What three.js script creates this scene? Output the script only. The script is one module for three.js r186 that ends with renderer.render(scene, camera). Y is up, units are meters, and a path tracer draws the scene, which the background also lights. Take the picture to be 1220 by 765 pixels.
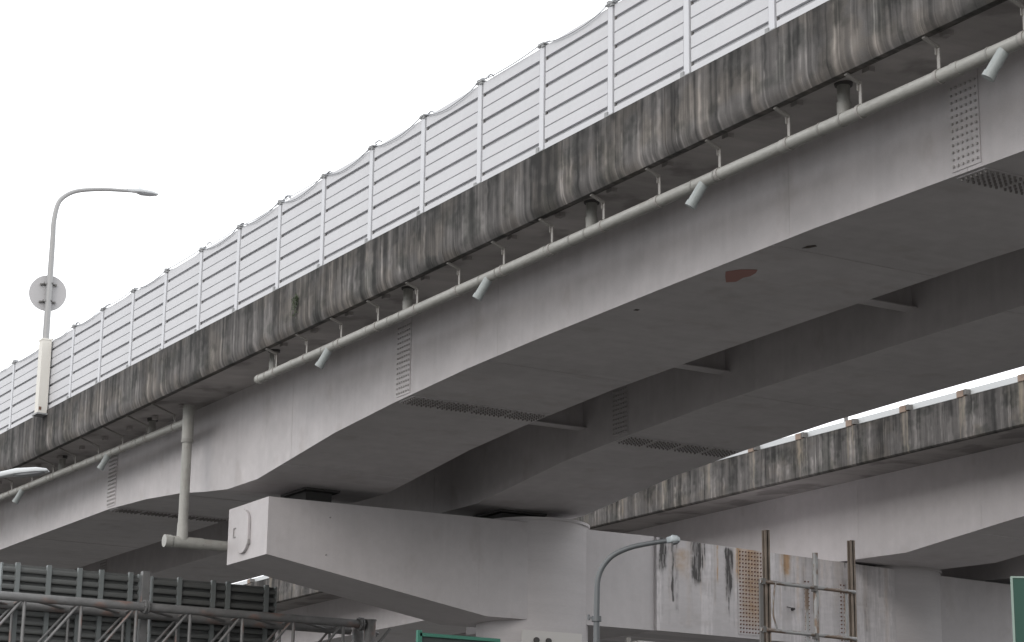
import * as THREE from 'three';
import { mergeGeometries, toCreasedNormals } from 'three/addons/utils/BufferGeometryUtils.js';

// ---------------------------------------------------------------- camera, sky, sun, exposure
const scene = new THREE.Scene();
const camera = new THREE.PerspectiveCamera(2 * Math.atan(382.5 / 2573.3) * 180 / Math.PI, 1024 / 642, 0.1, 2000);
{
  const yaw = 1.0361, pitch = 0.2535, roll = 0.0139;
  const F = new THREE.Vector3(-Math.sin(yaw) * Math.cos(pitch), Math.sin(pitch), -Math.cos(yaw) * Math.cos(pitch));
  const R = new THREE.Vector3(Math.cos(yaw), 0, -Math.sin(yaw));
  const U = new THREE.Vector3().crossVectors(R, F);
  const up = U.clone().multiplyScalar(Math.cos(roll)).addScaledVector(R, -Math.sin(roll));
  camera.position.set(0, 1.6, 0);
  camera.up.copy(up);
  camera.lookAt(camera.position.clone().add(F));
}
scene.add(camera);
const renderer = new THREE.WebGLRenderer({ antialias: true });
renderer.toneMapping = THREE.LinearToneMapping;
renderer.toneMappingExposure = 0.9;
renderer.shadowMap.enabled = true;
{ // overcast sky: brighter towards the zenith, very slightly cool near the horizon
  const w = 64, h = 64, d = new Float32Array(w * h * 4);
  for (let j = 0; j < h; j++) for (let i = 0; i < w; i++) {
    const el = ((j + 0.5) / h - 0.5) * Math.PI, s = Math.max(0, Math.sin(el));
    const L = 1.95 + 0.15 * s;
    d.set([L * 0.985, L, L * 1.02, 1], (j * w + i) * 4);
  }
  const t = new THREE.DataTexture(d, w, h, THREE.RGBAFormat, THREE.FloatType);
  t.mapping = THREE.EquirectangularReflectionMapping; t.magFilter = THREE.LinearFilter; t.minFilter = THREE.LinearFilter; t.needsUpdate = true;
  scene.background = t; scene.environment = t;
}
const sun = new THREE.DirectionalLight(0xfff4e8, 0.9);
sun.position.set(2, 40, 42); sun.target.position.set(-40, 8, -22); sun.castShadow = true; sun.shadow.radius = 60;
Object.assign(sun.shadow.camera, { left: -70, right: 70, top: 70, bottom: -70, near: 1, far: 220 });
scene.add(sun, sun.target);

// ---------------------------------------------------------------- seeded random and noise
let seed = 20240517;
const rnd = () => { seed = (seed * 1664525 + 1013904223) >>> 0; return seed / 4294967296; };
const rr = (a, b) => a + (b - a) * rnd();
const hash = (x, y) => { let n = (x * 374761393 + y * 668265263) | 0; n = Math.imul(n ^ (n >>> 13), 1274126177); return ((n ^ (n >>> 16)) >>> 0) / 4294967296; };
function vnoise(x, y, px, py, s = 0) {            // tileable value noise with periods px, py
  const xi = Math.floor(x), yi = Math.floor(y), fx = x - xi, fy = y - yi;
  const m = (a, n) => ((a % n) + n) % n, h = (i, j) => hash(m(i, px) + s * 97, m(j, py) + s * 131);
  const u = fx * fx * (3 - 2 * fx), v = fy * fy * (3 - 2 * fy);
  return (h(xi, yi) * (1 - u) + h(xi + 1, yi) * u) * (1 - v) + (h(xi, yi + 1) * (1 - u) + h(xi + 1, yi + 1) * u) * v;
}
function fbm(u, v, nx, ny, oct = 4, s = 0) {      // u, v in 0..1
  let a = 0, w = 0.5, t = 0;
  for (let o = 0; o < oct; o++) { a += w * vnoise(u * nx, v * ny, nx, ny, s + o); t += w; w *= 0.55; nx *= 2; ny *= 2; }
  return a / t;
}
const clamp = (x, a = 0, b = 1) => Math.min(b, Math.max(a, x));
const smooth = (a, b, x) => { const t = clamp((x - a) / (b - a)); return t * t * (3 - 2 * t); };
function tex(w, h, fn, sizeU, sizeV, clampV = false, offU = 0, offV = 0) {   // fn(u, v) -> sRGB 0..255; covers sizeU x sizeV metres
  const d = new Uint8Array(w * h * 4);
  for (let j = 0; j < h; j++) for (let i = 0; i < w; i++) {
    const c = fn((i + 0.5) / w, (j + 0.5) / h, i, j), k = (j * w + i) * 4;
    d[k] = clamp(c[0], 0, 255); d[k + 1] = clamp(c[1], 0, 255); d[k + 2] = clamp(c[2], 0, 255); d[k + 3] = 255;
  }
  const t = new THREE.DataTexture(d, w, h, THREE.RGBAFormat);
  t.colorSpace = THREE.SRGBColorSpace; t.magFilter = THREE.LinearFilter; t.minFilter = THREE.LinearMipmapLinearFilter; t.generateMipmaps = true;
  t.wrapS = THREE.RepeatWrapping; t.wrapT = clampV ? THREE.ClampToEdgeWrapping : THREE.RepeatWrapping;
  t.repeat.set(1 / sizeU, 1 / sizeV); t.offset.set(-offU / sizeU, -offV / sizeV); t.needsUpdate = true;
  return t;
}
// a field of runs of water: each is a narrow vertical mark with its own start, end, width and strength
function drips(w, h, list, s) {                    // list: {x, wd (px), a, b (v range), k}
  const f = new Float32Array(w * h);
  for (const q of list) {
    const half = Math.ceil(q.wd * 2.2), x0 = Math.round(q.x);
    for (let j = 0; j < h; j++) {
      const v = (j + 0.5) / h, soft = q.soft || 0.12;
      let e = smooth(q.a - soft * 0.4, q.a + soft * 0.6, v) * (1 - smooth(q.b - 0.03, q.b + 0.03, v));
      if (e <= 0) continue;
      e *= 0.45 + 0.75 * vnoise(j * 0.045, x0 * 0.37, 4096, 4096, s);
      const xc = q.x + (vnoise(j * 0.035, q.x * 0.11, 4096, 4096, s + 3) - 0.5) * Math.min(q.wd, 3) * 1.2;
      for (let i = -half; i <= half; i++) {
        const xx = ((x0 + i) % w + w) % w, d = (x0 + i - xc) / q.wd;
        f[j * w + xx] += q.k * e * Math.exp(-d * d);
      }
    }
  }
  return f;
}
// ---------------------------------------------------------------- materials
const std = (o) => new THREE.MeshStandardMaterial({ roughness: 0.7, metalness: 0, ...o });
function concreteStreaks(W, H, tone, s, n, every = 0) {
  seed = 991 + s;
  const list = [];
  for (let i = 0; i < n; i++) {                     // pale lime runs and dark mould runs
    const pale = rnd() < 0.52, long = rnd();
    list.push({ x: rnd() * W, wd: Math.pow(rnd(), 2.6) * (pale ? 4.5 : 8) + 0.7, a: pale ? rr(-0.3, 0.3) : rr(-0.2, 0.7), b: pale ? rr(0.4, 1.05) : 1.1, k: (pale ? 1 : -1) * rr(0.08, 0.46) * (long > 0.85 ? 1.8 : 1), soft: rr(0.05, 0.5) });
  }
  const tans = [];
  for (let x = 0; every && x < W - 1; x += every) for (let k = 0; k < 16; k++) tans.push({ x: x + rr(-0.15, 0.09) * every / 1.955, wd: rr(0.8, 3.6), a: rr(-0.3, 0.75), b: 1.1, k: rr(0.12, 0.5), soft: rr(0.1, 0.5) });
  const f = drips(W, H, list, s), ft = drips(W, H, tans, s + 20);
  return (u, v, i, j) => {
    const big = fbm(u, v, 12, 1, 4, s + 1) - 0.5, col = fbm(u, v * 0.15, 220, 1, 3, s + 2) - 0.5, gr = hash(i, j + s) - 0.5, mid = fbm(u, v, 130, 7, 4, s + 5) - 0.5;
    const moss = smooth(0.50, 0.74, fbm(u, v, 60, 3, 5, s + 7));
    const brown = smooth(0.45, 0.7, fbm(u, v, 40, 2, 4, s + 9));
    let L = tone + 10 * big + 24 * col + 10 * mid + 8 * gr + 40 * clamp(f[j * W + i], -1.1, 1.5) - 20 * moss;
    const tn = clamp(ft[j * W + i], 0, 1); L = L * (1 - 0.6 * tn) + 138 * 0.6 * tn;
    L = clamp(L, 34, 186);
    return [L * (1.0 + 0.02 * brown + 0.03 * tn), L * (0.97 + 0.015 * moss), L * (0.955 - 0.03 * brown - 0.06 * tn)];
  };
}
const fasciaMap = tex(2048, 256, concreteStreaks(2048, 256, 84, 1, 1700), 24, 1.16, true, 0, 11.72);
const fasciaFarMap = tex(2048, 256, concreteStreaks(2048, 256, 86, 40, 1700, 2048 / 13), 25.415, 1.1, true, -94.4, 11.28);
const slabMap = tex(1024, 1024, (u, v, i, j) => {
  const L = 168 + 50 * (fbm(u, v, 6, 6, 5, 11) - 0.5) + 22 * (fbm(u, v, 60, 14, 3, 15) - 0.5) + 7 * (hash(i, j) - 0.5);
  const b = smooth(0.52, 0.68, fbm(u, v, 9, 9, 5, 19));
  return [L * (1 - 0.16 * b), L * (0.975 - 0.16 * b), L * (0.965 - 0.16 * b)];
}, 9, 9);
function paintFn(tone, s, amt) {
  return (u, v, i, j) => {
    const L = tone + amt * (26 * (fbm(u, v, 5, 4, 5, s) - 0.5) + 9 * (fbm(u, v, 70, 3, 3, s + 4) - 0.5) + 14 * (fbm(u, v, 40, 40, 3, s + 8) - 0.5)) + 7 * (hash(i, j + s) - 0.5);
    const d = smooth(0.6, 0.78, fbm(u, v, 14, 10, 5, s + 12)) * amt;
    return [L - 9 * d, L * 0.978 - 10 * d, L * 0.982 - 11 * d];
  };
}
const girderMap = tex(1024, 1024, paintFn(182, 21, 1.0), 9, 9);
const pierMap = tex(1024, 1024, paintFn(184, 51, 0.6), 7, 7);
const M = {
  fascia: std({ map: fasciaMap, roughness: 0.92 }),
  fasciaFar: std({ map: fasciaFarMap, roughness: 0.92 }),
  slab: std({ map: slabMap, roughness: 0.9 }),
  girder: std({ map: girderMap, roughness: 0.58 }),
  pier: std({ map: pierMap, roughness: 0.6 }),
  girderFar: std({ map: tex(1024, 1024, paintFn(200, 231, 0.7), 9, 9), roughness: 0.6 }),
  boltDullShaded: std({ color: 0x7a7674, roughness: 0.7 }),  // dirty soffit bolts; the shading among the bolts is also in this colour
  seam: std({ color: 0x8d8a89, roughness: 0.6 }),
  bolt: std({ color: 0xa6a3a2, roughness: 0.55 }),
  barrier: std({ map: tex(512, 512, paintFn(196, 81, 0.28), 5, 5), color: 0xf6fcff, roughness: 0.5 }),
  barrierPost: std({ color: 0xc3c4c8, roughness: 0.5 }),
  pipe: std({ map: tex(512, 256, paintFn(150, 101, 1.0), 4, 2), color: 0xfbfff6, roughness: 0.5 }),
  stub: std({ map: tex(256, 128, paintFn(154, 131, 0.7), 2, 1), color: 0xeaf8f6, roughness: 0.45 }),
  coupling: std({ color: 0x858480, roughness: 0.55 }),
  galv: std({ color: 0x93908c, roughness: 0.55, metalness: 0.15 }),
  galvDark: std({ color: 0x6c6a68, roughness: 0.6, metalness: 0.3 }),
  clutter: std({ color: 0x8f9091, roughness: 0.7 }),
  net: std({ color: 0x9a9ca0, roughness: 0.8 }),
  bearing: std({ color: 0x3b3a39, roughness: 0.8 }),
  primer: std({ color: 0xa0766f, roughness: 0.8 }),
  primerDark: std({ color: 0x4c443f, roughness: 0.85 }),
  lampPole: std({ color: 0x979797, roughness: 0.5, metalness: 0.2 }),
  lampBase: std({ color: 0xd2cfc8, roughness: 0.6 }),
  lampHead: std({ color: 0xbfc2c4, roughness: 0.4 }),
  lampGlass: std({ color: 0x85878a, roughness: 0.25 }),
  lampDark: std({ color: 0x585b5d, roughness: 0.45, metalness: 0.2 }),
  lampSmall: std({ color: 0x9fa6a9, roughness: 0.4 }),
  signBack: std({ color: 0xa6a5a6, roughness: 0.5, metalness: 0.25 }),
  slat: std({ color: 0x676968, roughness: 0.5, metalness: 0.3 }),
  stiff: std({ color: 0x7d8282, roughness: 0.55, metalness: 0.3 }),
  truss: std({ map: tex(512, 256, (u, v, i, j) => { const r = 0.7 * smooth(0.55, 0.8, fbm(u, v, 6, 4, 5, 141)); const L = 124 + 30 * (fbm(u, v, 20, 8, 4, 145) - 0.5) + 8 * (hash(i, j) - 0.5); return [L * (1 + 0.1 * r) , L * (1.0 - 0.14 * r), L * (1 - 0.22 * r)]; }, 4, 2), roughness: 0.6, metalness: 0.2 }),
  rustPost: std({ map: tex(256, 512, (u, v, i, j) => { const r = fbm(u, v, 8, 10, 5, 161), L = 122 + 60 * (r - 0.5) + 10 * (hash(i, j) - 0.5); return [L * 1.05, L * 0.96, L * 0.88]; }, 1, 2), roughness: 0.85 }),
  rail: std({ map: tex(256, 512, (u, v, i, j) => { const r = smooth(0.5, 0.64, fbm(u, v, 6, 6, 5, 171)), L = 150 + 40 * (fbm(u, v, 10, 10, 4, 175) - 0.5); return [L - 30 * r, L - 46 * r, L - 58 * r]; }, 1.5, 3), roughness: 0.5, metalness: 0.4 }),
  rust: std({ color: 0x6f5448, roughness: 0.9 }),
  green: std({ color: 0x0e4033, roughness: 0.45 }),
  greenFrame: std({ color: 0x3f7a69, roughness: 0.55 }),
  signBorder: std({ color: 0x86988f, roughness: 0.5 }),
  darkBoard: std({ color: 0x3c4442, roughness: 0.6 }),
  board: std({ color: 0xc9c6c3, roughness: 0.6 }),
  dark: std({ color: 0x4a4847, roughness: 0.7 }),
  leaf: new THREE.MeshPhysicalMaterial({ color: 0x4a553d, roughness: 0.9, transmission: 0.3, thickness: 0, side: THREE.DoubleSide }),
  asphalt: std({ map: tex(512, 512, (u, v, i, j) => { const L = 84 + 24 * (fbm(u, v, 6, 6, 5, 201) - 0.5) + 16 * (hash(i, j) - 0.5); return [L, L * 0.985, L * 0.96]; }, 12, 12), roughness: 0.95 }),
  rib: std({ color: 0xc3c6c8, roughness: 0.5 }),
  stubPost: std({ map: tex(128, 128, (u, v, i, j) => { const L = 128 + 40 * (fbm(u, v, 6, 6, 4, 211) - 0.5); return [L * 1.06, L * 0.93, L * 0.84]; }, 1, 1), roughness: 0.9 }),
};
// painted pier steel with black mould runs and rust, where the photograph shows them
{
  const W = 1024, H = 512, z0 = -37, z1 = -28.6, y0 = 7.1, y1 = 9.7;   // u runs with z
  seed = 4711;
  const U = (z) => (z - z0) / (z1 - z0) * W, V = (y) => (y - y0) / (y1 - y0), px = W / (z1 - z0);
  const dark = [], rust = [];
  const run = (arr, z, wd, ya, yb, k, n = 1) => { for (let i = 0; i < n; i++) arr.push({ x: U(z + (n > 1 ? rr(-wd, wd) : 0)), wd: px * wd * (n > 1 ? rr(0.25, 0.7) : 1), a: V(n > 1 ? ya + rr(0, 0.35) : ya), b: V(yb), k: k * (n > 1 ? rr(0.5, 1) : 1), soft: n > 1 ? rr(0.05, 0.2) : 0.04 }); };
  run(dark, -29.08, 0.09, 8.62, 9.6, 0.7, 7); run(dark, -29.40, 0.026, 8.05, 9.62, 1.5); run(dark, -29.56, 0.05, 9.2, 9.6, 0.5, 3);
  run(dark, -30.08, 0.11, 8.55, 9.58, 0.95, 9); run(dark, -30.3, 0.04, 8.7, 9.55, 0.6, 3);
  run(dark, -31.07, 0.10, 8.2, 9.42, 0.8, 8); run(dark, -31.05, 0.03, 7.6, 8.6, 0.35, 3);
  run(rust, -30.72, 0.05, 8.3, 9.6, 0.5, 3); run(rust, -31.3, 0.1, 8.6, 9.6, 0.45, 4); run(rust, -32.75, 0.12, 8.7, 9.55, 0.75, 6); run(rust, -31.7, 0.3, 7.5, 9.62, 0.13, 14); run(rust, -29.6, 0.18, 8.6, 9.3, 0.25, 5);
  for (let i = 0; i < 70; i++) run(dark, rr(-36, -28.6), rr(0.01, 0.06), rr(7.2, 9), 9.65, rr(0.03, 0.14));
  for (let i = 0; i < 30; i++) run(rust, rr(-36, -28.6), rr(0.02, 0.08), rr(7.4, 9), 9.65, rr(0.04, 0.16));
  for (let i = 0; i < 26; i++) run(dark, rr(-36, -28.6), rr(0.04, 0.2), 7.0, 9.8, -rr(0.05, 0.12));
  const fd = drips(W, H, dark, 5), fr = drips(W, H, rust, 9), g = paintFn(188, 61, 0.8);
  M.pierStained = std({ map: tex(W, H, (u, v, i, j) => {
    const c = g(u, v, i, j), brk = 0.45 + 1.1 * fbm(u, v, 120, 40, 4, 301), d = clamp(fd[j * W + i] * brk, -0.3, 1.15), r = clamp(fr[j * W + i] * brk, 0, 1);
    const a = clamp(d * 0.85 * (0.4 + 1.3 * smooth(0.38, 0.62, fbm(u, v, 210, 8, 4, 333))), -0.1, 0.74);
    return [c[0] * (1 - a) * (1 - 0.10 * r) + 34 * Math.max(a, 0), c[1] * (1 - a) * (1 - 0.24 * r) + 32 * Math.max(a, 0), c[2] * (1 - a) * (1 - 0.40 * r) + 31 * Math.max(a, 0)];
  }, z1 - z0, y1 - y0, true, z0, y0), roughness: 0.62 });
}

// ---------------------------------------------------------------- geometry helpers
function worldUV(g) {                                // uv in metres, by the face's main direction; u follows the long horizontal axis
  g = g.index ? g.toNonIndexed() : g;
  const p = g.attributes.position, n = p.count, uv = new Float32Array(n * 2), a = new THREE.Vector3(), b = new THREE.Vector3(), c = new THREE.Vector3();
  for (let i = 0; i < n; i += 3) {
    a.fromBufferAttribute(p, i); b.fromBufferAttribute(p, i + 1); c.fromBufferAttribute(p, i + 2);
    const N = b.clone().sub(a).cross(c.clone().sub(a)), ax = Math.abs(N.x), ay = Math.abs(N.y), az = Math.abs(N.z);
    [a, b, c].forEach((q, k) => {
      const o = (i + k) * 2;
      if (ax >= ay && ax >= az) { uv[o] = q.z; uv[o + 1] = q.y; } else if (ay >= az) { uv[o] = q.x; uv[o + 1] = q.z; } else { uv[o] = q.x; uv[o + 1] = q.y; }
    });
  }
  g.setAttribute('uv', new THREE.BufferAttribute(uv, 2));
  return g;
}
const flat = (g) => { g = g.index ? g.toNonIndexed() : g; g.computeVertexNormals(); return worldUV(g); };
function box(x0, x1, y0, y1, z0, z1) {
  const g = new THREE.BoxGeometry(Math.abs(x1 - x0), Math.abs(y1 - y0), Math.abs(z1 - z0));
  g.translate((x0 + x1) / 2, (y0 + y1) / 2, (z0 + z1) / 2);
  return flat(g);
}
function quads(list) {                               // list of [a, b, c, d] corner arrays
  const v = [];
  for (const [a, b, c, d] of list) v.push(...a, ...b, ...c, ...a, ...c, ...d);
  const g = new THREE.BufferGeometry(); g.setAttribute('position', new THREE.Float32BufferAttribute(v, 3));
  return flat(g);
}
function prismX(prof, x0, x1, crease = 0.5) {        // closed (z, y) outline carried along x
  const s = new THREE.Shape(prof.map(([z, y]) => new THREE.Vector2(z, y)));
  const g = new THREE.ExtrudeGeometry(s, { depth: x1 - x0, bevelEnabled: false, steps: 1 });
  const p = g.attributes.position;
  for (let i = 0; i < p.count; i++) { const z = p.getX(i), y = p.getY(i), d = p.getZ(i); p.setXYZ(i, x0 + d, y, z); }
  const ng = g.index ? g.toNonIndexed() : g;         // (z, y, x) is a mirror: turn the faces round
  const q = ng.attributes.position;
  for (let i = 0; i < q.count; i += 3) { const t = [q.getX(i), q.getY(i), q.getZ(i)]; q.setXYZ(i, q.getX(i + 1), q.getY(i + 1), q.getZ(i + 1)); q.setXYZ(i + 1, ...t); }
  ng.computeVertexNormals();
  return worldUV(toCreasedNormals(ng, crease));
}
function haunched(xs, yTop, yBot, z0, z1) {           // box girder: z0 near face, z1 far face
  const L = [];
  for (let i = 0; i + 1 < xs.length; i++) {
    const a = xs[i], b = xs[i + 1], ya = yBot(a), yb = yBot(b);
    L.push([[a, ya, z0], [b, yb, z0], [b, yTop, z0], [a, yTop, z0]]);
    L.push([[b, yb, z1], [a, ya, z1], [a, yTop, z1], [b, yTop, z1]]);
    L.push([[a, ya, z1], [b, yb, z1], [b, yb, z0], [a, ya, z0]]);
    L.push([[a, yTop, z0], [b, yTop, z0], [b, yTop, z1], [a, yTop, z1]]);
  }
  const a = xs[0], b = xs[xs.length - 1];
  L.push([[a, yBot(a), z1], [a, yBot(a), z0], [a, yTop, z0], [a, yTop, z1]]);
  L.push([[b, yBot(b), z0], [b, yBot(b), z1], [b, yTop, z1], [b, yTop, z0]]);
  const g = quads(L), uv = g.attributes.uv.array.slice();
  const c = toCreasedNormals(g, 0.04); c.setAttribute('uv', new THREE.BufferAttribute(uv, 2));
  return c;
}
const V3 = (a) => new THREE.Vector3(...a);
function rod(a, b, r0, r1 = r0, n = 14, open = false) {
  const A = V3(a), B = V3(b), d = B.clone().sub(A), L = d.length();
  const g = new THREE.CylinderGeometry(r1, r0, L, n, 1, open);
  const uv = g.attributes.uv; for (let i = 0; i < uv.count; i++) uv.setXY(i, uv.getY(i) * L + a[0] * 0.7 + a[2], uv.getX(i) * 1.0);
  g.translate(0, L / 2, 0);
  g.applyQuaternion(new THREE.Quaternion().setFromUnitVectors(new THREE.Vector3(0, 1, 0), d.normalize()));
  g.translate(...a);
  return g;
}
function tube(pts, r, seg = 40, n = 10) {             // r: number or function of 0..1
  const c = new THREE.CatmullRomCurve3(pts.map(V3), false, 'centripetal');
  const g = new THREE.TubeGeometry(c, seg, 1, n, false), p = g.attributes.position, nm = g.attributes.normal;
  for (let i = 0; i < p.count; i++) {
    const t = Math.floor(i / (n + 1)) / seg, q = c.getPointAt(t), R = typeof r === 'function' ? r(t) : r;
    p.setXYZ(i, q.x + nm.getX(i) * R, q.y + nm.getY(i) * R, q.z + nm.getZ(i) * R);
  }
  return g;
}
function loft(secs, n = 16, pw = 0.6) {               // sections {c: [x, y, z], w, h, up} across local axis: rounded boxes stacked along x (local)
  const P = [];
  for (const s of secs) { const ring = []; for (let i = 0; i < n; i++) { const a = i / n * 2 * Math.PI, ca = Math.cos(a), sa = Math.sin(a); ring.push([s.x, s.y + Math.sign(sa) * Math.pow(Math.abs(sa), pw) * (sa > 0 ? s.h : s.b), Math.sign(ca) * Math.pow(Math.abs(ca), pw) * s.w]); } P.push(ring); }
  const L = [];
  for (let k = 0; k + 1 < P.length; k++) for (let i = 0; i < n; i++) L.push([P[k][i], P[k][(i + 1) % n], P[k + 1][(i + 1) % n], P[k + 1][i]]);
  for (const [ring, rev] of [[P[0], true], [P[P.length - 1], false]]) {
    for (let i = 1; i + 2 < n + 1; i++) { const a = ring[0], b = ring[i], c = ring[(i + 1) % n]; L.push(rev ? [a, c, b, b] : [a, b, c, c]); }
  }
  const g = quads(L.map(([a, b, c, d]) => [a, d, c, b].reverse()));
  return toCreasedNormals(g, 0.7);
}
const clean = (g) => { g = g.index ? g.toNonIndexed() : g; for (const k of Object.keys(g.attributes)) if (!['position', 'normal', 'uv'].includes(k)) g.deleteAttribute(k); return g; };
const join = (list) => mergeGeometries(list.map(clean));

// ---------------------------------------------------------------- object helpers
const used = {};
function numbered(name) { const k = used[name] = (used[name] ?? -1) + 1; return k ? `${name}_${String(k).padStart(3, '0')}` : name; }
function tag(o, label, category, group) { o.userData.label = label; o.userData.category = category; if (group) o.userData.group = group; return o; }
function thing(name, label, category, group, at = [0, 0, 0], turn = 0) {
  const o = new THREE.Group(); o.name = numbered(name); o.position.set(...at); o.rotation.y = turn; scene.add(o);
  return tag(o, label, category, group);
}
function part(parent, name, geo, mat, label) {
  const m = new THREE.Mesh(Array.isArray(geo) ? (geo.length > 1 ? join(geo) : geo[0]) : geo, mat);
  m.name = name; m.castShadow = m.receiveShadow = true; parent.add(m); if (label) m.userData.label = label;
  return m;
}
const stuff = (m) => { m.userData.kind = 'stuff'; return m; };

// ================================================================ THE SETTING
{
  const g = new THREE.PlaneGeometry(1600, 1600).rotateX(-Math.PI / 2);
  const m = new THREE.Mesh(flat(g), M.asphalt); m.name = 'ground'; m.receiveShadow = true; m.userData.kind = 'structure'; scene.add(m);
}

// ================================================================ NEAR VIADUCT
const X0 = -120, X1 = -2;
const lin = (t) => Object.assign((x) => { if (x <= t[0][0]) return t[0][1]; for (let i = 0; i + 1 < t.length; i++) if (x <= t[i + 1][0]) return t[i][1] + (t[i + 1][1] - t[i][1]) * (x - t[i][0]) / (t[i + 1][0] - t[i][0]); return t[t.length - 1][1]; }, { knots: t.map((q) => q[0]) });
const yBot = lin([[-58, 10.46], [-51, 10.435], [-48.5, 10.33], [-46.4, 10.17], [-44.9, 9.99], [-43.6, 9.86], [-42.0, 9.85], [-38.3, 10.235], [-35.8, 10.39], [-32.9, 10.51], [-30.5, 10.555], [-27, 10.59], [-23, 10.61], [-18, 10.55]]);
const SOF = 12.03;                                    // underside of the deck slab
{
  const deck = thing('road_deck', 'near concrete road deck with black-streaked parapet wall under the white noise barrier', 'road deck');
  const wall = [[-16.95, 12.83], [-16.955, 12.05], [-16.962, 11.95], [-16.975, 11.89], [-17.0, 11.83], [-17.03, 11.785], [-17.12, 11.785], [-17.14, 11.87], [-17.40, 11.93], [-17.40, 12.83]].reverse();
  const cuts = [X0, -108, -96, -84, -72.3, -62.1, -52.6, -44.35, -37.6, -31.0, -24.35, -17.6, -10, X1];
  for (let i = 0; i + 1 < cuts.length; i++) part(deck, 'parapet_segment', prismX(wall, cuts[i] + 0.006, cuts[i + 1] - 0.006), M.fascia);
  part(deck, 'deck_slab', prismX([[-17.135, 11.9], [-17.5, 11.94], [-18.4, SOF - 0.03], [-27.0, SOF - 0.03], [-27.5, 12.0], [-27.7, 12.0], [-27.7, 12.3], [-17.39, 12.3], [-17.39, 11.95], [-17.14, 11.915]], X0 + 0.01, X1 - 0.01), M.slab);
  part(deck, 'parapet_wall', box(X0, X1, 11.95, 12.85, -28.0, -27.71), M.slab);
}
// box girders with bolted splices
function boltGrid(nu, nv, place) { const L = []; for (let i = 0; i < nu; i++) for (let j = 0; j < nv; j++) L.push(place(i, j)); return L; }
const hexZ = (x, y, z, h = 0.028, r = 0.021) => rod([x, y, z - 0.004], [x, y, z + h], r, r * 0.86, 6);
const hexY = (x, y, z, h = 0.034, r = 0.021) => rod([x, y + 0.004, z], [x, y - h, z], r, r * 0.8, 6);
const hexX = (x, y, z, h = 0.028, r = 0.02) => rod([x - 0.004, y, z], [x + h, y, z], r, r * 0.86, 6);
function girder(label, zN, zF, splices, seams, yB, top, paint = M.girder) {
  const g = thing('box_girder', label, 'girder', undefined);
  const cuts = [X0 + 0.5, ...splices, X1 - 0.5];
  for (let i = 0; i + 1 < cuts.length; i++) {
    const a = cuts[i] + 0.004, b = cuts[i + 1] - 0.004, n = Math.max(2, Math.round((b - a) / 0.5)), xs = [];
    for (let k = 0; k <= n; k++) xs.push(a + (b - a) * k / n);
    for (const q of yB.knots) if (q > a + 0.01 && q < b - 0.01 && !xs.some((e) => Math.abs(e - q) < 0.005)) xs.push(q);
    xs.sort((p, q) => p - q);
    part(g, 'girder_segment', haunched(xs, top, yB, zN, zF), paint);
  }
  for (const x of splices) {
    if (x < -70 || x > -10) continue;
    const y = yB(x) , hw = 0.27;
    part(g, 'web_splice_plate', box(x - hw, x + hw, Math.max(yB(x - hw), yB(x + hw)) + 0.05, top - 0.06, zN - 0.002, zN + 0.016), M.girder);
    stuff(part(g, 'web_bolts', boltGrid(6, Math.floor((top - y - 0.2) / 0.098), (i, j) => hexZ(x - 0.225 + i * 0.09, y + 0.12 + j * 0.098, zN + 0.016)), M.bolt));
    const n = 4, w = (zN - zF - 0.1) / n;
    for (let k = 0; k < n; k++) {
      const za = zN - 0.05 - k * w - 0.012, zb = za - w + 0.024;
      const P = (xx, zz, d) => [xx, yB(xx) - d, zz];
      const c0 = [P(x - hw, za, 0.018), P(x + hw, za, 0.018), P(x + hw, zb, 0.018), P(x - hw, zb, 0.018)], c1 = [P(x - hw, za, -0.002), P(x + hw, za, -0.002), P(x + hw, zb, -0.002), P(x - hw, zb, -0.002)];
      part(g, 'soffit_splice_plate', quads([[c0[0], c0[3], c0[2], c0[1]], [c0[0], c0[1], c1[1], c1[0]], [c0[1], c0[2], c1[2], c1[1]], [c0[2], c0[3], c1[3], c1[2]], [c0[3], c0[0], c1[0], c1[3]]]), M.girder);
      stuff(part(g, 'soffit_bolts', boltGrid(6, Math.floor(w / 0.1) , (i, j) => { const xx = x - 0.225 + i * 0.09; return hexY(xx, yB(xx) - 0.018, za - 0.05 - j * 0.1); }), M.boltDullShaded));
    }
  }
  for (const x of seams) {
    part(g, 'weld_seam', [box(x - 0.009, x + 0.009, yB(x) + 0.02, top - 0.02, zN - 0.002, zN + 0.004)], paint);
    part(g, 'weld_seam', [box(x - 0.4 - 0.009, x - 0.4 + 0.009, yB(x - 0.4) - 0.009, yB(x - 0.4) + 0.004, zF + 0.02, zN - 0.02)], paint);
  }
  return g;
}
const NEAR = [-18.6, -21.72], SECOND = [-24.0, -26.9];
const gA = girder('grey painted steel box girder directly behind the grey drain pipe', ...NEAR, [-82, -66, -50.85, -35.4, -19.88, -5], [-56.5, -46.2, -40.36, -31.9, -23.6], yBot, SOF - 0.031);
const gB = girder('grey steel box girder deeper under the near deck, beside the gap of sky', ...SECOND, [-82, -66, -51.2, -36.1, -19.9, -5], [-44, -31.6, -24.5], yBot, SOF - 0.031);
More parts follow.
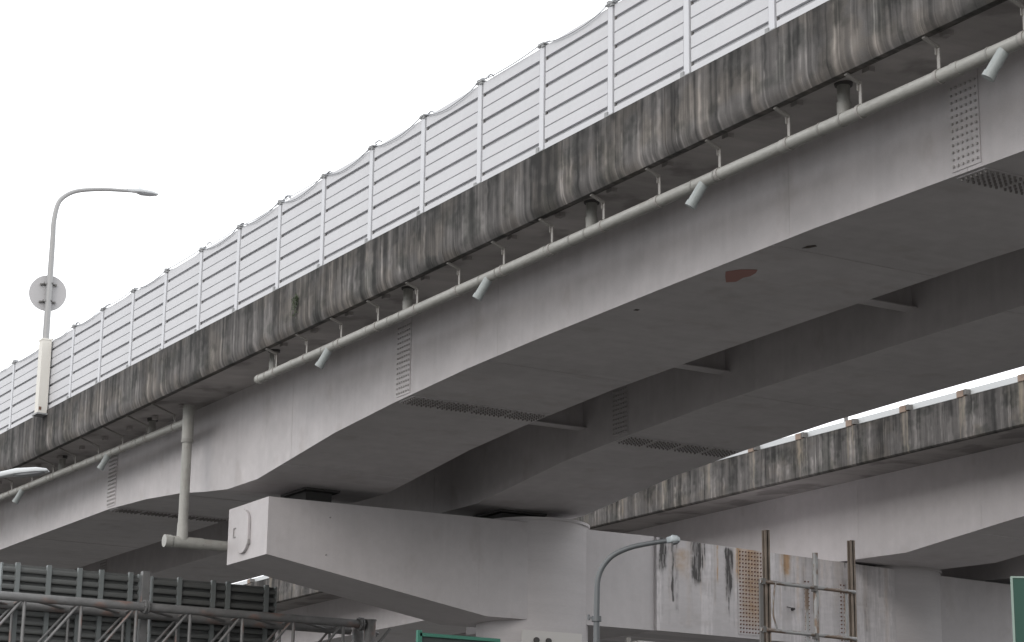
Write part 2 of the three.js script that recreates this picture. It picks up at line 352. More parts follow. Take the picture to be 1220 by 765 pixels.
// spots where the paint has come off the soffit
function patch(pts, y) { const s = new THREE.Shape(pts.map(([x, z]) => new THREE.Vector2(x, -z))); const g = new THREE.ExtrudeGeometry(s, { depth: 0.004, bevelEnabled: false }); g.rotateX(-Math.PI / 2); g.translate(0, y - 0.004, 0); return g; }
part(gA, 'paint_patch', patch([[-25.5, -18.86], [-25.7, -19.0], [-25.98, -19.22], [-25.86, -19.33], [-25.62, -19.28], [-25.5, -19.32], [-25.3, -19.28], [-25.15, -19.2], [-25.2, -19.1], [-25.28, -18.98], [-25.36, -18.93]], yBot(-25.5) - 0.002), M.primer, 'patch of bare red primer');
part(gA, 'paint_patch', patch([[-23.9, -19.06], [-23.84, -19.14], [-23.7, -19.18], [-23.66, -19.12], [-23.76, -19.05]], yBot(-23.8) - 0.002), M.primerDark);
part(gA, 'paint_patch', patch([[-28.12, -18.94], [-28.1, -19.01], [-28.03, -19.0], [-28.04, -18.93]], yBot(-28.1) - 0.002), M.primerDark);
for (const x of [-53.2, -48, -37.55, -32.5, -27.15, -21.9]) {   // cross beams that tie the two girders
  const yb = yBot(x) + 0.52;
  const b = thing('cross_beam', `dark steel cross beam between the two near girders, ${x > -20 ? 'nearest the camera' : x > -25 ? 'nearly overhead at the picture edge' : x > -30 ? 'ahead of the red patch' : x > -35 ? 'midway along the gap' : x > -40 ? 'close to the bolted soffit band' : x > -50 ? 'just past the pier' : x > -55 ? 'beyond the pier' : 'farthest away'}`, 'beam', 'cross beams between the near girders');
  part(b, 'web', box(x - 0.012, x + 0.012, yb + 0.02, SOF - 0.034, SECOND[0] + 0.002, NEAR[1] - 0.002), M.girder);
  part(b, 'bottom_flange', box(x - 0.16, x + 0.16, yb, yb + 0.02, SECOND[0] + 0.002, NEAR[1] - 0.002), M.girder);
}

// ================================================================ PIER
const CX = [-44.1, -42.0], CZ = -18.88;
{
  const p = thing('pier', 'massive grey pier with stained cap beam on two round columns', 'pier');
  const side = (pts, x0, x1) => { const s = new THREE.Shape(pts.map(([z, y]) => new THREE.Vector2(z, y))); return prismX(pts, x0, x1, 0.3); };
  part(p, 'cantilever_arm', side([[CZ, 8.26], [CZ, 9.5], [-25.9, 9.555], [-25.9, 7.33], [-24.3, 7.33]], ...CX), M.pier, 'tapering cantilever end of the cap beam');
  part(p, 'cap_box', side([[-25.9, 7.335], [-25.9, 9.55], [-28.93, 9.56], [-28.93, 7.335]], CX[0] - 1.6, CX[1] - 0.09), M.pier);
  part(p, 'cap_box', side([[-28.935, 7.33], [-28.935, 9.535], [-36.9, 9.36], [-36.9, 7.3]], CX[0] - 1.6, CX[1] + 0.012), M.pierStained, 'cap box streaked with black mould and rust');
  part(p, 'cap_box', side([[-36.905, 7.33], [-36.905, 9.352], [-47, 9.2], [-47, 7.3]], CX[0] - 1.6, CX[1]), M.pier);
  for (const [z, r, t] of [[-26.15, 1.3, 9.65], [-37.0, 1.3, 9.44]]) {
    const col = part(p, 'column', rod([-43.05, 0, z], [-43.05, t - 0.03, z], r, r, 64), M.pier);
    part(col, 'rim', rod([-43.05, t - 0.03, z], [-43.05, t + 0.03, z], r + 0.035, r + 0.035, 64), M.pier);
    part(col, 'weld_seam', box(-43.05 + r * 0.86 - 0.006, -43.05 + r * 0.86 + 0.004, 3, t - 0.05, z - r * 0.5 - 0.008, z - r * 0.5 + 0.008), M.pier);
  }
  part(p, 'weld_seam', box(-42.002, -41.996, 7.5, 9.5, -24.12, -24.10), M.pier);
  // oval access cover on the end of the arm
  const st = new THREE.Shape(); st.absarc(0, 0.16, 0.31, 0, Math.PI); st.absarc(0, -0.16, 0.31, Math.PI, 2 * Math.PI);
  const cg = new THREE.ExtrudeGeometry(st, { depth: 0.05, bevelEnabled: true, bevelThickness: 0.008, bevelSize: 0.008, bevelSegments: 1, curveSegments: 20 });
  cg.translate(-43.2, 8.89, CZ + 0.012);
  const cover = part(p, 'access_cover', worldUV(cg), M.pier, 'oval access cover on the cap end');
  part(cover, 'hinge', box(-42.9, -42.86, 8.58, 8.68, CZ, CZ + 0.06), M.seam);
  const fr = (a, b, c, d) => box(a, b, c, d, CZ - 0.002, CZ + 0.02);
  part(p, 'bracket_frame', [fr(-43.79, -43.77, 8.82, 9.04), fr(-43.77, -43.59, 8.82, 8.84), fr(-43.59, -43.57, 8.82, 9.04), fr(-43.77, -43.59, 9.02, 9.04)], M.seam);
  for (const [y, z] of [[9.18, -20.35], [8.36, -20.28]]) part(p, 'fixing', rod([-42.004, y, z], [-41.97, y, z], 0.016, 0.016, 8), M.seam);
  // bolted splice plates of the cap
  const pl = part(p, 'splice_plate', box(CX[1] + 0.006, CX[1] + 0.03, 7.4, 9.44, -32.14, -31.3), M.pierStained, 'rusty bolted plate on the cap beam');
  stuff(part(pl, 'bolts', boltGrid(9, 22, (i, j) => hexX(CX[1] + 0.03, 7.46 + j * 0.0925, -31.36 - i * 0.09)), M.rust));
  for (const z of [-33.4, -34.52]) {
    const s = part(p, 'splice_strip', box(CX[1] + 0.006, CX[1] + 0.024, 7.4, 8.95, z - 0.1, z + 0.1), M.pierStained);
    stuff(part(s, 'bolts', boltGrid(2, 15, (i, j) => hexX(CX[1] + 0.024, 7.46 + j * 0.098, z - 0.05 + i * 0.1)), M.rust));
  }
  part(p, 'lug', [rod([-41.99, 8.12, -32.95], [-41.9, 8.12, -32.95], 0.045, 0.03, 8), rod([-41.93, 8.13, -32.95], [-41.93, 8.16, -32.75], 0.012, 0.012, 6)], M.dark);
}
function bearing(z, y0, y1, w, label) {
  const b = thing('bridge_bearing', label, 'bearing', undefined);
  part(b, 'base_plate', box(-43.6, -42.35, y0 - 0.001, y0 + 0.05, z - w, z + w), M.bearing);
  part(b, 'bearing_block', box(-43.4, -42.5, y0 + 0.05, y1 - 0.05, z - w * 0.75, z + w * 0.75), M.bearing);
  part(b, 'top_plate', box(-43.6, -42.3, y1 - 0.05, y1 + 0.004, z - w, z + w), M.bearing);
}
bearing(-20.3, 9.51, 9.85, 0.42, 'dark bearing block on the cap near its oval cover');
bearing(-25.45, 9.55, 9.85, 0.62, 'dark bearing block on the cap beside the round column');
bearing(-36.2, 9.37, 9.5, 0.5, 'dark bearing block under the far viaduct on the second column');

// ================================================================ NOISE BARRIER
const postX = [];
for (let n = -14; n <= -1; n++) postX.push(-54.45 + 2 * (n + 1) - 0);
postX.push(-51.85);
for (let n = 2; n <= 28; n++) postX.push(-53.85 + 2 * n);
const BZ = -17.0, BY = 12.83, PY = [0.0, 0.16, 0.628, 1.096, 1.562, 1.79];
{
  const b = thing('noise_barrier', 'white ribbed metal noise barrier along the parapet of the near deck', 'noise barrier');
  const gap = 0.07;
  const prof = (h) => { const P = [[BZ - 0.046, 0], [BZ, 0], ...(h > 0.3 ? [[BZ, h * 0.48], [BZ - 0.02, h * 0.48 + 0.006], [BZ - 0.02, h * 0.48 + 0.014], [BZ, h * 0.48 + 0.022]] : []), [BZ, h], [BZ - 0.046, h]]; return P.reverse(); };
  const cache = {};
  const panelGeo = (len, h) => cache[`${len.toFixed(2)}_${h.toFixed(3)}`] ??= prismX(prof(h), 0, len, 0.2);
  const postGeo = join([box(-0.07, 0.058, 0, 1.82, BZ - 0.12, BZ + 0.012)]), sideGeo = box(0.0585, 0.0925, 0.0, 1.79, BZ - 0.09, BZ - 0.035);
  const plateGeo = box(-0.12, 0.12, -0.004, 0.02, BZ - 0.16, BZ + 0.042), lugGeo = box(-0.11, 0.11, 0.02, 0.085, BZ + 0.012, BZ + 0.03);
  seed = 77;
  postX.forEach((x, i) => {
    const lampSpot = Math.abs(x + 51.85) < 0.01;
    const pm = part(b, 'post', postGeo, M.barrierPost); pm.position.set(x, BY, 0);
    part(pm, 'side_shadow_strip', sideGeo, M.galvDark);  // dark strip that paints in the shadow line at the post edge
    part(pm, 'base_plate', plateGeo, M.clutter);
    if (!lampSpot) part(pm, 'foot_clip', box(-0.13, -0.055, 0.02, 0.02 + rr(0.04, 0.09), BZ + 0.01, BZ + 0.034), M.clutter);
    const j = rr(-0.02, 0.02);
    part(pm, 'post_cap', [box(-0.12, 0.11, 1.82, 1.838, BZ - 0.15, BZ + 0.04), box(-0.10 + j, -0.02 + j, 1.8, 1.875 + j, BZ - 0.06, BZ + 0.03), box(0.01, 0.075 + j, 1.78, 1.86, BZ - 0.03, BZ + 0.034), rod([-0.16 + j, 1.85, BZ], [0.17, 1.86 + j, BZ - 0.02], 0.011, 0.011, 6)], M.clutter);
    if (i + 1 < postX.length) {
      const len = postX[i + 1] - x - 0.186;
      for (let k = 0; k < 5; k++) {
        const y0 = PY[k] + (k ? gap / 2 : 0.004), h = PY[k + 1] - (k < 4 ? gap / 2 : 0) - y0;
        const m = part(b, 'panel', panelGeo(len, h), M.barrier); m.position.set(x + 0.093, BY + y0, rr(-0.004, 0.004));
      }
      part(b, 'backing_rail', box(x + 0.093, x + 0.093 + len, BY + 0.06, BY + 1.7, BZ - 0.062, BZ - 0.05), M.barrier);
    }
  });
  const cable = thing('cable', 'thin slack cable and netting strung along the top of the white noise barrier', 'cable');
  const pieces = [], nets = [];
  postX.forEach((x, i) => {
    if (i + 1 >= postX.length || x < -80) return;
    const x2 = postX[i + 1], a = BY + 1.85, sag = rr(0.02, 0.17), sag2 = rr(0.0, 0.1);
    const line = (s, dz, y) => [0, 0.2, 0.4, 0.6, 0.8, 1].map((t) => [x + (x2 - x) * t, y - s * 4 * t * (1 - t) + rr(-0.012, 0.012), BZ + dz]);
    pieces.push(tube(line(sag, 0.03, a), 0.009, 14, 5));
    if (rnd() < 0.65) pieces.push(tube(line(sag2, -0.02, a - 0.01), 0.008, 14, 5));
    for (let k = 0; k < 3; k++) if (rnd() < 0.6) { const q = x + rr(-0.14, 0.3), y = a + rr(-0.05, 0.02); nets.push(tube([[q, y, BZ + 0.02], [q + rr(0.05, 0.12), y + rr(0, 0.035), BZ], [q + rr(0.12, 0.26), y + rr(-0.04, 0.03), BZ - 0.02]], 0.013, 8, 5)); }
  });
  part(cable, 'wire', pieces, M.net); part(cable, 'tied_ends', nets, M.net);
}

// ================================================================ DRAIN PIPES ALONG THE DECK EDGE
function pipeRun(parent, p0, p1, stubs, drops, straps, rings, capped) {
  const at = (x) => { const t = (x - p0[0]) / (p1[0] - p0[0]); return [x, p0[1] + (p1[1] - p0[1]) * t, p0[2] + (p1[2] - p0[2]) * t]; };
  const r = 0.088;
  part(parent, 'pipe', rod(p0, p1, r, r, 24), M.pipe);
  if (capped) part(parent, 'end_cap', rod(p0, [p0[0] + 0.1, p0[1], p0[2]], r + 0.01, r + 0.01, 24), M.pipe);
  const along = V3(p1).sub(V3(p0)).normalize();
  const ring = (x, l = 0.05, e = 0.007, mat = M.coupling) => { const a = V3(at(x)); return part(parent, 'coupling', rod(a.clone().addScaledVector(along, -l).toArray(), a.clone().addScaledVector(along, l).toArray(), r + e, r + e, 24), mat); };
  for (const x of rings) ring(x, 0.07, 0.006, M.pipe);
  for (const x of stubs) {
    const c = at(x), d = new THREE.Vector3(-0.34, -0.74, 0.3).normalize(), e = V3(c).addScaledVector(d, 0.42);
    const s = part(parent, 'cleanout_stub', rod(c, e.toArray(), 0.076, 0.076, 24), M.stub, 'pale blue-green cleanout stub');
    part(s, 'stub_cap', rod(e.clone().addScaledVector(d, -0.06).toArray(), e.clone().addScaledVector(d, 0.012).toArray(), 0.086, 0.086, 24), M.stub);
    ring(x + 0.28, 0.016); ring(x - 0.26, 0.016);
  }
  for (const x of drops) {
    const c = at(x), dz = c[2];
    const zt = dz - 0.24, xt = x - 0.06;
    const s = part(parent, 'drop_pipe', rod([xt, c[1] + 0.2, zt], [xt, 11.97, zt], 0.082, 0.09, 20), M.pipe);
    part(s, 'elbow', tube([[xt, c[1] + 0.24, zt], [xt, c[1] + 0.12, zt + 0.04], [x - 0.02, c[1] + 0.03, (zt + dz) / 2 + 0.03], [x, c[1], dz]], 0.08, 14, 16), M.pipe);
    part(s, 'socket', rod([xt, c[1] + 0.19, zt], [xt, c[1] + 0.36, zt], 0.094, 0.098, 20), M.pipe);
    part(s, 'outlet_ring', rod([xt, 11.90, zt], [xt, 11.97, zt], 0.12, 0.13, 20), M.dark);
    ring(x + 0.2, 0.016); ring(x - 0.24, 0.016);
  }
  for (const x of straps) {
    const c = at(x), top = 11.79, zc = c[2];
    const h = part(parent, 'pipe_hanger', [box(x - 0.028, x + 0.028, c[1] + 0.06, top - 0.07, zc - 0.006, zc + 0.006), box(x - 0.03, x - 0.022, c[1] + 0.06, top - 0.07, zc - 0.03, zc + 0.006)], M.galv);
    part(h, 'arm', box(x - 0.025, x + 0.025, -0.018, 0.018, -0.01, Math.hypot(zc + 17.11, 0.13) + 0.02), M.galv).position.set(0, top - 0.1, zc);
    h.children[0].rotation.x = -0.35;
    part(h, 'gusset', box(x - 0.03, x - 0.018, top - 0.2, top - 0.1, zc - 0.02, zc + 0.03), M.galv);
    part(h, 'anchor', box(x - 0.07, x + 0.07, 11.87, 11.955, zc - 0.2, zc - 0.1), M.slab);
    part(h, 'collar', rod([x - 0.03, c[1], zc], [x + 0.03, c[1], zc], r + 0.012, r + 0.012, 20), M.galv);
  }
}
{
  const a = thing('drain_pipe', 'long grey drain pipe hung under the near deck edge, closed end near the pier', 'drain pipe');
  const straps = []; for (let k = 0; k < 16; k++) straps.push(-37.0 + 1.5 * k + (k > 9 ? 0.08 : 0));
  straps.push(-38.4);
  pipeRun(a, [-39.2, 11.335, -17.3], [-4, 11.27, -17.3], [-35.95, -29.95, -23.85, -17.75, -11.7], [-39.0, -33.25, -27.15, -20.98, -14.9], straps, [-37.6, -34.4, -31.1, -28.2, -25.1, -22.0, -18.6], true);
  const b = thing('drain_pipe', 'grey drain pipe beyond the pier with an upright downpipe into a tee', 'drain pipe');
  const st = []; for (let k = 0; k < 18; k++) st.push(-45.1 - 1.5 * k);
  pipeRun(b, [-44.4, 11.43, -17.9], [-80, 11.3, -17.3 + 0.55], [-48.9, -54.7, -60.8], [-46.9, -52.6, -58.6, -64.6], st, [-47.4, -50.2, -53, -56.1], false);
  const dp = part(b, 'downpipe', rod([-44.4, 8.72, -17.92], [-44.4, 11.8, -17.92], 0.11, 0.11, 28), M.pipe);
  part(dp, 'socket', rod([-44.4, 11.02, -17.92], [-44.4, 11.8, -17.92], 0.13, 0.13, 28), M.pipe);
  part(dp, 'collar', rod([-44.4, 10.95, -17.92], [-44.4, 11.03, -17.92], 0.137, 0.137, 28), M.coupling);
  part(dp, 'foot_socket', rod([-44.4, 8.75, -17.92], [-44.4, 9.15, -17.92], 0.13, 0.12, 28), M.pipe);
  const tp = part(b, 'tee_pipe', rod([-44.4, 8.72, -17.56], [-44.4, 8.72, -24.6], 0.115, 0.115, 28), M.pipe);
  part(tp, 'end_ring', rod([-44.4, 8.72, -17.5], [-44.4, 8.72, -17.66], 0.14, 0.14, 28), M.pipe);
  part(tp, 'socket', rod([-44.4, 8.72, -17.7], [-44.4, 8.72, -18.4], 0.128, 0.128, 28), M.pipe);
}

{ // weed growing out of the parapet
  const w = thing('weed', 'small dark green weed growing from the streaked parapet of the near deck', 'plant', undefined, [-36.72, 12.42, -16.95]);
  const stem = [], leaf = []; seed = 31;
  for (let k = 0; k < 9; k++) {
    const e = [rr(-0.16, 0.16), rr(-0.42, 0.16), rr(0.03, 0.12)]; stem.push(tube([[0, 0, -0.01], [e[0] * 0.4, e[1] * 0.3 + 0.04, e[2] * 0.8], e], 0.004, 6, 4));
    for (let m = 0; m < 14; m++) { const t = rr(0.2, 1.05), c = [e[0] * t + rr(-0.04, 0.04), e[1] * t + rr(-0.04, 0.04), Math.max(0.012, e[2] * t + rr(-0.03, 0.03))], g = new THREE.CircleGeometry(rr(0.014, 0.03), 6); g.scale(1, 0.55, 1); g.rotateX(rr(-0.9, 0.9)); g.rotateY(rr(-0.9, 0.9)); g.rotateZ(rr(0, 6)); g.translate(...c); leaf.push(g); }
  }
  part(w, 'stems', stem, M.leaf); part(w, 'leaves', leaf, M.leaf).userData.kind = 'stuff';
}
// ================================================================ LAMP POSTS
function lampHead(parent, len, w, mats) {                      // along +x, from the arm's end
  const h = part(parent, 'lamp_head', loft([{ x: -0.16 * len - 0.01, y: 0, w: 0.05, h: 0.05, b: 0.045 }, { x: 0.02, y: 0.005, w: w * 0.6, h: 0.06, b: 0.045 }, { x: len * 0.3, y: 0.01, w, h: 0.075, b: 0.04 }, { x: len * 0.75, y: 0.01, w: w * 0.95, h: 0.06, b: 0.035 }, { x: len * 0.97, y: 0.0, w: w * 0.7, h: 0.035, b: 0.025 }, { x: len, y: -0.005, w: w * 0.55, h: 0.015, b: 0.012 }]), mats[0]);
  part(h, 'lens', loft([{ x: len * 0.22, y: -0.028, w: w * 0.5, h: 0.01, b: 0.012 }, { x: len * 0.4, y: -0.03, w: w * 0.82, h: 0.01, b: 0.04 }, { x: len * 0.75, y: -0.026, w: w * 0.78, h: 0.01, b: 0.035 }, { x: len * 0.92, y: -0.02, w: w * 0.5, h: 0.01, b: 0.01 }]), mats[1]);
  return h;
}
{ // on the deck edge, in front of the barrier
  const o = thing('street_lamp', 'tall curved street lamp standing on the near deck edge against the sky', 'street lamp', undefined, [-51.5, 12.75, -16.84], Math.PI / 2);
  // local x runs towards world -z (over the road)
  part(o, 'base', [box(-0.12, 0.12, -0.02, 1.88, -0.13, 0.13), box(-0.13, 0.13, 1.86, 1.9, -0.14, 0.14)], M.lampBase);
  part(o, 'base_plate', box(-0.16, 0.16, -0.06, -0.02, -0.2, 0.2), M.clutter);
  part(o, 'fixing', box(-0.1, -0.04, 0.06, 0.14, 0.13, 0.145), M.rust);
  part(o, 'pole', tube([[0, 1.9, 0], [0, 3.3, 0], [0, 4.6, 0], [0, 5.05, 0], [0.1, 5.56, 0], [0.27, 5.76, 0], [0.53, 5.92, 0], [1.2, 6.09, 0], [2.0, 6.19, 0]], (t) => 0.088 - 0.045 * t, 70, 14), M.lampPole);
  const h = lampHead(o, 0.72, 0.13, [M.lampHead, M.lampGlass]); h.position.set(2.03, 6.2, 0); h.rotation.z = 0.02;
  part(h, 'sensor', rod([0.22, 0.07, 0], [0.22, 0.13, 0], 0.03, 0.03, 8), M.lampHead);
  // round traffic sign, seen from behind
  const s = thing('traffic_sign', 'round traffic sign seen from behind, clamped to the tall lamp post', 'traffic sign', undefined, [-51.66, 15.9, -16.86]);
  const disc = rod([-0.012, 0, 0], [0.012, 0, 0], 0.47, 0.47, 48);
  const d = part(s, 'disc', disc, M.signBack); d.rotation.set(0, -0.28, 0.0);
  for (const y of [-0.24, 0.22]) { const c = part(s, 'clamp', [box(0.015, 0.05, y - 0.02, y + 0.02, -0.2, 0.2), box(0.05, 0.075, y - 0.03, y + 0.015, -0.21, -0.16), box(0.05, 0.075, y - 0.03, y + 0.015, 0.16, 0.21), box(0.05, 0.24, y - 0.018, y + 0.018, -0.12, -0.1), box(0.05, 0.24, y - 0.018, y + 0.018, 0.1, 0.12)], M.galvDark); c.rotation.y = -0.28; }
}
const RT = [0.5096, -0.8604];                            // across the view, horizontally
function groundLamp(label, at, dir, pts, r0, r1, len, w, mats, tilt) {
  const o = thing('street_lamp', label, 'street lamp', undefined, [at[0], 0, at[1]], Math.atan2(-dir[1], dir[0]));
  part(o, 'pole', tube(pts, (t) => r0 + (r1 - r0) * t, 90, 14), mats[2]);
  part(o, 'base_plate', box(-0.22, 0.22, 0, 0.03, -0.22, 0.22), M.galvDark);
  const e = pts[pts.length - 1], h = lampHead(o, len, w, mats); h.position.set(e[0], e[1], e[2]); h.rotation.z = tilt;
  return o;
}
const l2 = groundLamp('dark curved street lamp in front of the cap beam beside the round column', [-27.43, -17.8], RT,
  [[0, 0, 0], [0, 3, 0], [0, 5.2, 0], [0.005, 5.75, 0], [0.02, 6.04, 0], [0.09, 6.23, 0], [0.24, 6.4, 0], [0.5, 6.525, 0], [0.82, 6.6, 0], [1.1, 6.645, 0]], 0.075, 0.036, 0.17, 0.06, [M.lampSmall, M.lampDark, M.lampDark], 0.06);
part(l2, 'bracket', [box(-0.12, 0.02, 5.44, 5.47, -0.02, 0.02), rod([-0.12, 5.42, 0], [-0.12, 5.5, 0], 0.02, 0.02, 8), rod([0, 5.4, 0], [0, 5.48, 0], 0.075, 0.075, 14)], M.lampDark);
groundLamp('pale street lamp head reaching in at the picture edge before the drain pipe', [-35.62 - RT[0] * 2.6, -11.45 - RT[1] * 2.6], RT,
  [[0, 0, 0], [0, 4, 0], [0, 7.1, 0], [0.06, 7.6, 0], [0.28, 7.95, 0], [0.7, 8.1, 0], [1.4, 8.17, 0], [2.24, 8.205, 0]], 0.09, 0.045, 0.76, 0.15, [M.lampHead, M.lampGlass, M.lampPole], 0.11);

// ================================================================ SIGN GANTRY AND SIGN BACKS
{
  const g = thing('sign_gantry', 'tubular steel truss gantry crossing under the near deck', 'gantry');
  const XF = -49.3, XB = -49.88, zA = -9, zB = -24.85, yT = 7.86, yL = 6.1;
  part(g, 'chord', rod([XF, yT, zA], [XF, yT, zB], 0.105, 0.105, 20), M.truss); part(g, 'chord', rod([XB, yT - 0.12, zA], [XB, yT - 0.12, zB], 0.105, 0.105, 20), M.truss);
  part(g, 'chord', rod([XF, yL, zA], [XF, yL, zB], 0.105, 0.105, 20), M.truss); part(g, 'chord', rod([XB, yL, zA], [XB, yL, zB], 0.105, 0.105, 20), M.truss);
  for (let k = 0; k < 11; k++) {
    const z = -11.9 - 1.385 * k; if (z < zB + 0.3) break;
    part(g, 'strut', rod([XF, yL, z], [XF, yT, z], 0.042, 0.042, 12), M.truss); part(g, 'strut', rod([XB, yL, z + 0.1], [XB, yT - 0.12, z + 0.1], 0.036, 0.036, 12), M.truss);
    part(g, 'diagonal', rod([XF, yL, z + 0.05], [XF, yT - 0.06, z - 1.33], 0.036, 0.036, 12), M.truss); part(g, 'diagonal', rod([XB, yL, z + 0.1], [XB, yT - 0.18, z - 1.25], 0.032, 0.032, 12), M.truss);
    part(g, 'diagonal', rod([XF, yT - 0.02, z], [XB, yT - 0.14, z - 1.3], 0.03, 0.03, 10), M.truss); part(g, 'strut', rod([XF, yT, z], [XB, yT - 0.12, z + 0.1], 0.032, 0.032, 10), M.truss);
  }
  for (const z of [-19.05, zB]) { const f = part(g, 'flange_joint', [rod([XF, yT, z - 0.05], [XF, yT, z - 0.01], 0.17, 0.17, 20), rod([XF, yT, z + 0.01], [XF, yT, z + 0.05], 0.17, 0.17, 20)], M.truss); part(f, 'bolts', [0, 1, 2, 3, 4, 5].map((k) => rod([XF + Math.cos(k) * 0.14, yT + Math.sin(k) * 0.14, z - 0.09], [XF + Math.cos(k) * 0.14, yT + Math.sin(k) * 0.14, z + 0.09], 0.016, 0.016, 6)), M.truss).userData.kind = 'stuff'; }
  for (const [x, z] of [[XF, -25.12], [XB - 0.1, -25.12], [XF, -8.8], [XB - 0.1, -8.8]]) { const p = part(g, 'end_post', rod([x, 0, z], [x, yT + 0.1, z], 0.15, 0.15, 20), M.truss); part(p, 'cap', rod([x, yT + 0.1, z], [x, yT + 0.13, z], 0.165, 0.165, 20), M.truss); }
  const XP = -50.12;
  function signBack(label, z0, z1, yTop, posts, slatDrop) {
    const s = thing('louvred_sign', label, 'sign', undefined);
    const pitch = 0.205, n = 17, pz = [z0, ...posts, z1], cache = {};
    for (let i = 0; i + 1 < pz.length; i++) {
      const len = Math.abs(pz[i + 1] - pz[i]) - 0.01, key = len.toFixed(3);
      const geo = cache[key] ??= (() => { const P = [[0, 0], [0.05, 0.012], [0.062, 0.04], [0.062, 0.09], [0.045, 0.125], [0, 0.135]]; const q = prismX(P.map(([d, y]) => [d, y]), 0, len, 0.4); q.rotateY(Math.PI / 2); return q; })();
      for (let k = 0; k < n; k++) { const m = part(s, 'slat', geo, M.slat); m.position.set(XP, yTop - (k + 1) * pitch, pz[i] - 0.005); m.scale.set(1, 1, 1); }
    }
    part(s, 'face_sheet', box(XP - 0.1, XP - 0.075, yTop - n * pitch, yTop, z1, z0), M.slat);
    for (const z of posts) part(s, 'stiffener', box(XP + 0.0, XP + 0.1, yTop - n * pitch - 0.1, yTop + 0.03, z - 0.055, z + 0.055), M.stiff);
    for (const z of [z0, z1]) part(s, 'edge_trim', box(XP - 0.07, XP + 0.06, yTop - n * pitch, yTop + 0.01, z - 0.02, z + 0.02), M.stiff);
    return s;
  }
  signBack('grey louvred sign back in daylight past the deck edge, behind the truss', -15.7, -19.15, 8.74, [-16.08, -16.85, -17.62, -18.17, -18.92]);
  signBack('dark louvred sign back in the shade between truss and girder soffit', -19.5, -22.82, 8.72, [-20.2, -21.1, -21.5, -22.55]);
  const up = thing('sign_post', 'upright steel post between the two louvred sign backs', 'post');
  part(up, 'column', box(XP - 0.08, XP + 0.1, 0, 8.83, -19.4, -19.22), M.truss);
  part(up, 'base_plate', box(XP - 0.22, XP + 0.22, 0, 0.03, -19.5, -19.1), M.truss);
}

// ================================================================ SIGNS IN FRONT OF THE PIER
{
  const f = thing('post_and_rail_structure', 'rusty open frame of upright posts and rails before the stained cap beam', 'sign frame');
  const X = -30;
  for (const [z, t] of [[-22.99, 7.6], [-24.9, 7.59]]) part(f, 'post', [box(X - 0.05, X + 0.05, 0, t, z - 0.012, z + 0.012), box(X + 0.028, X + 0.05, 0, t, z - 0.05, z + 0.05), box(X - 0.05, X - 0.028, 0, t, z - 0.05, z + 0.05)], M.rustPost);
  part(f, 'post', [rod([X + 0.02, 0, -24.06], [X + 0.02, 7.29, -24.06], 0.05, 0.05, 14)], M.rail);
  for (const y of [6.68, 5.85]) {
    const r = part(f, 'rail', rod([X + 0.1, y, -22.78], [X + 0.1, y - 0.03, -24.88], 0.035, 0.035, 12), M.rail);
    part(r, 'clip', [box(X + 0.04, X + 0.15, y - 0.05, y + 0.05, -22.86, -22.8), box(X + 0.04, X + 0.15, y - 0.09, y + 0.01, -24.0, -23.94)], M.galvDark);
  }
  part(f, 'brace', tube([[X + 0.12, 6.68, -23.1], [X + 0.12, 6.4, -23.05], [X + 0.12, 6.15, -23.03], [X + 0.12, 5.85, -23.12]], 0.018, 20, 8), M.rail);
  for (const z of [-23.82, -24.7]) part(f, 'upright', box(X + 0.05, X + 0.08, 5.2, 6.66, z - 0.03, z + 0.03), M.rail);
  part(f, 'upright', box(X + 0.05, X + 0.09, 5.2, 6.7, -22.85, -22.78), M.galvDark);

  const turn = Math.atan2(-RT[1], RT[0]);
  const gs = thing('road_sign', 'green road sign with pale border cut by the picture edge', 'road sign', undefined, [-19.32 + RT[0] * -0.05, 0, -18.57 + RT[1] * -0.05], turn);
  part(gs, 'panel', box(0.02, 3.2, 3.22, 5.23, -0.02, 0.0), M.green);
  part(gs, 'border', [box(0, 0.022, 3.2, 5.25, -0.022, 0.012), box(0.022, 3.2, 5.229, 5.25, -0.022, 0.012), box(0.022, 3.2, 3.2, 3.221, -0.022, 0.012), box(3.2, 3.222, 3.2, 5.25, -0.022, 0.012)], M.signBorder);
  for (const x of [0.7, 2.5]) part(gs, 'post', rod([x, 0, -0.1], [x, 5.1, -0.1], 0.06, 0.06, 14), M.galv);

  const gf = thing('framed_notice', 'green tubular frame with dark board at the foot of the round column', 'frame');
  const GX = -39, za = -21.0, zb = -22.9;
  part(gf, 'board', box(GX - 0.05, GX - 0.02, 5.0, 6.4, zb + 0.05, za - 0.05), M.darkBoard);
  part(gf, 'top_rail', box(GX - 0.04, GX + 0.04, 6.4, 6.47, zb, za), M.greenFrame);
  for (const z of [za, zb]) part(gf, 'post', box(GX - 0.04, GX + 0.04, 0, z === za ? 6.52 : 6.4, z - 0.05, z + 0.05), M.greenFrame);

  const wb = thing('notice_board', 'pale board with two dark round fittings fixed to the round column', 'board');
  part(wb, 'board', box(-41.64, -41.6, 5.6, 7.05, -26.6, -25.02), M.board);
  for (const z of [-25.38, -25.7]) part(wb, 'fitting', rod([-41.61, 6.83, z], [-41.54, 6.83, z], 0.07, 0.06, 16), M.dark);
  part(wb, 'bracket', box(-41.9, -41.63, 6.2, 6.26, -26.2, -25.9), M.galvDark);

  const bx = thing('cabinet', 'small pale cabinet on a post below the cap beam beside the dark lamp', 'cabinet');
  part(bx, 'post', rod([-41.2, 0, -27.6], [-41.2, 7.0, -27.6], 0.06, 0.06, 12), M.galv);
  part(bx, 'box', [box(-41.4, -41.0, 6.4, 6.9, -28.3, -27.75)], M.board);
  part(bx, 'lid', box(-41.43, -40.97, 6.9, 6.925, -28.33, -27.72), M.board);
  part(bx, 'bracket', box(-41.24, -41.16, 6.5, 6.56, -27.76, -27.6), M.galv);
}

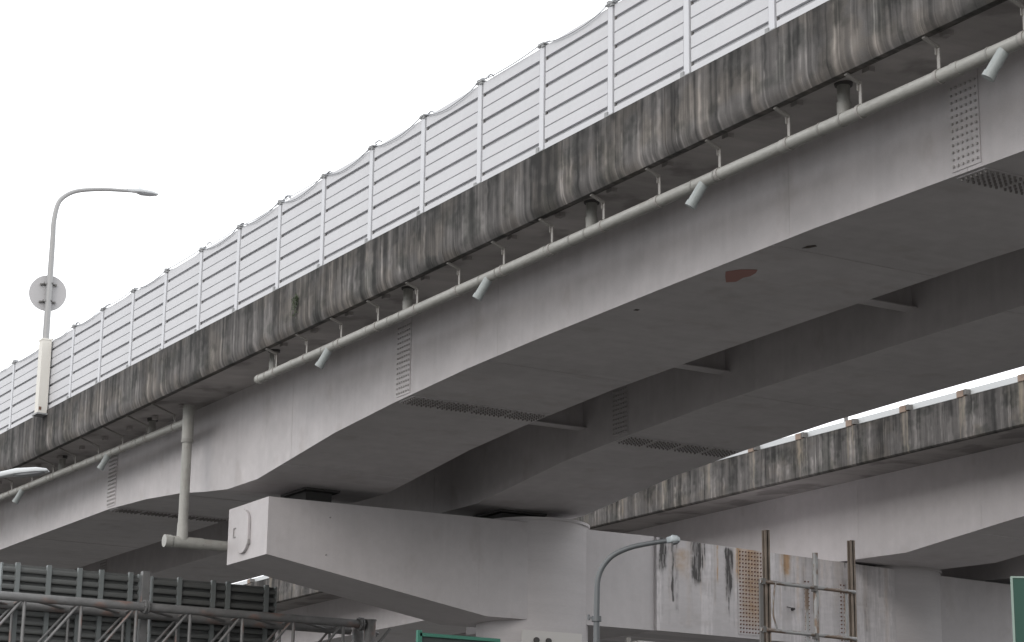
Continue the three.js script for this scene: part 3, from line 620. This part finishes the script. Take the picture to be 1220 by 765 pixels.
// ================================================================ FAR VIADUCT
{
  const deck = thing('road_deck', 'far concrete road deck with streaked parapet carrying short brown posts', 'road deck');
  const wall = [[-33, 12.30], [-33, 11.36], [-33.03, 11.33], [-33.1, 11.32], [-33.12, 11.38], [-33.36, 11.40], [-33.36, 12.30]].reverse();
  const cuts = [X0, -100, -88, -76.4, -66.4, -56.4, -46.4, -36.4, -26.4, -16, X1];
  for (let i = 0; i + 1 < cuts.length; i++) part(deck, 'parapet_segment', prismX(wall, cuts[i] + 0.006, cuts[i + 1] - 0.006), M.fasciaFar);
  part(deck, 'deck_slab', prismX([[-33.11, 11.39], [-34.4, 11.442], [-42.6, 11.442], [-44, 11.45], [-44, 11.8], [-33.35, 11.8], [-33.35, 11.41]], X0 + 0.01, X1 - 0.01), M.slab);
  const rail = thing('guard_rail', 'pale guard rail with stubby brown posts on the far parapet', 'guard rail');
  const sg = [box(-0.15, 0.06, 0, 0.15, -33.12, -32.975)], dk = box(0.061, 0.14, 0.03, 0.16, -33.14, -32.99);
  const sgj = join(sg);
  for (let k = 0; k < 40; k++) {
    const x = -94.4 + 1.955 * k;
    const p = part(rail, 'post', sgj, M.stubPost); p.position.set(x, 12.304, 0); part(p, 'bracket', dk, M.galvDark);
  }
  part(rail, 'beam', box(X0, X1, 12.36, 12.5, -33.3, -33.16), M.rib);
  const pole = thing('marker_pole', 'thin upright pole on the far parapet against the strip of sky', 'pole');
  part(pole, 'shaft', rod([-40.3, 12.3, -33.4], [-40.3, 13.3, -33.4], 0.05, 0.05, 10), M.galvDark); part(pole, 'collar', rod([-40.3, 12.3, -33.4], [-40.3, 12.42, -33.4], 0.08, 0.07, 10), M.galvDark);
  const yF = lin([[-70, 10.02], [-62, 10.03], [-52, 9.85], [-46.5, 9.58], [-43.2, 9.5], [-39.75, 9.4], [-38.4, 9.52], [-36, 9.73], [-31, 10.0], [-26, 10.08]]);
  girder('grey steel box girder of the far viaduct resting on the second column', -34.7, -37.6, [-82, -54, -28, -5], [-47.5, -41.5, -37.1, -33], yF, 11.44, M.girderFar);
  girder('grey steel box girder at the back of the far viaduct', -40.1, -42.8, [-82, -54, -28, -5], [], yF, 11.44, M.girderFar);
}
renderer.render(scene, camera);
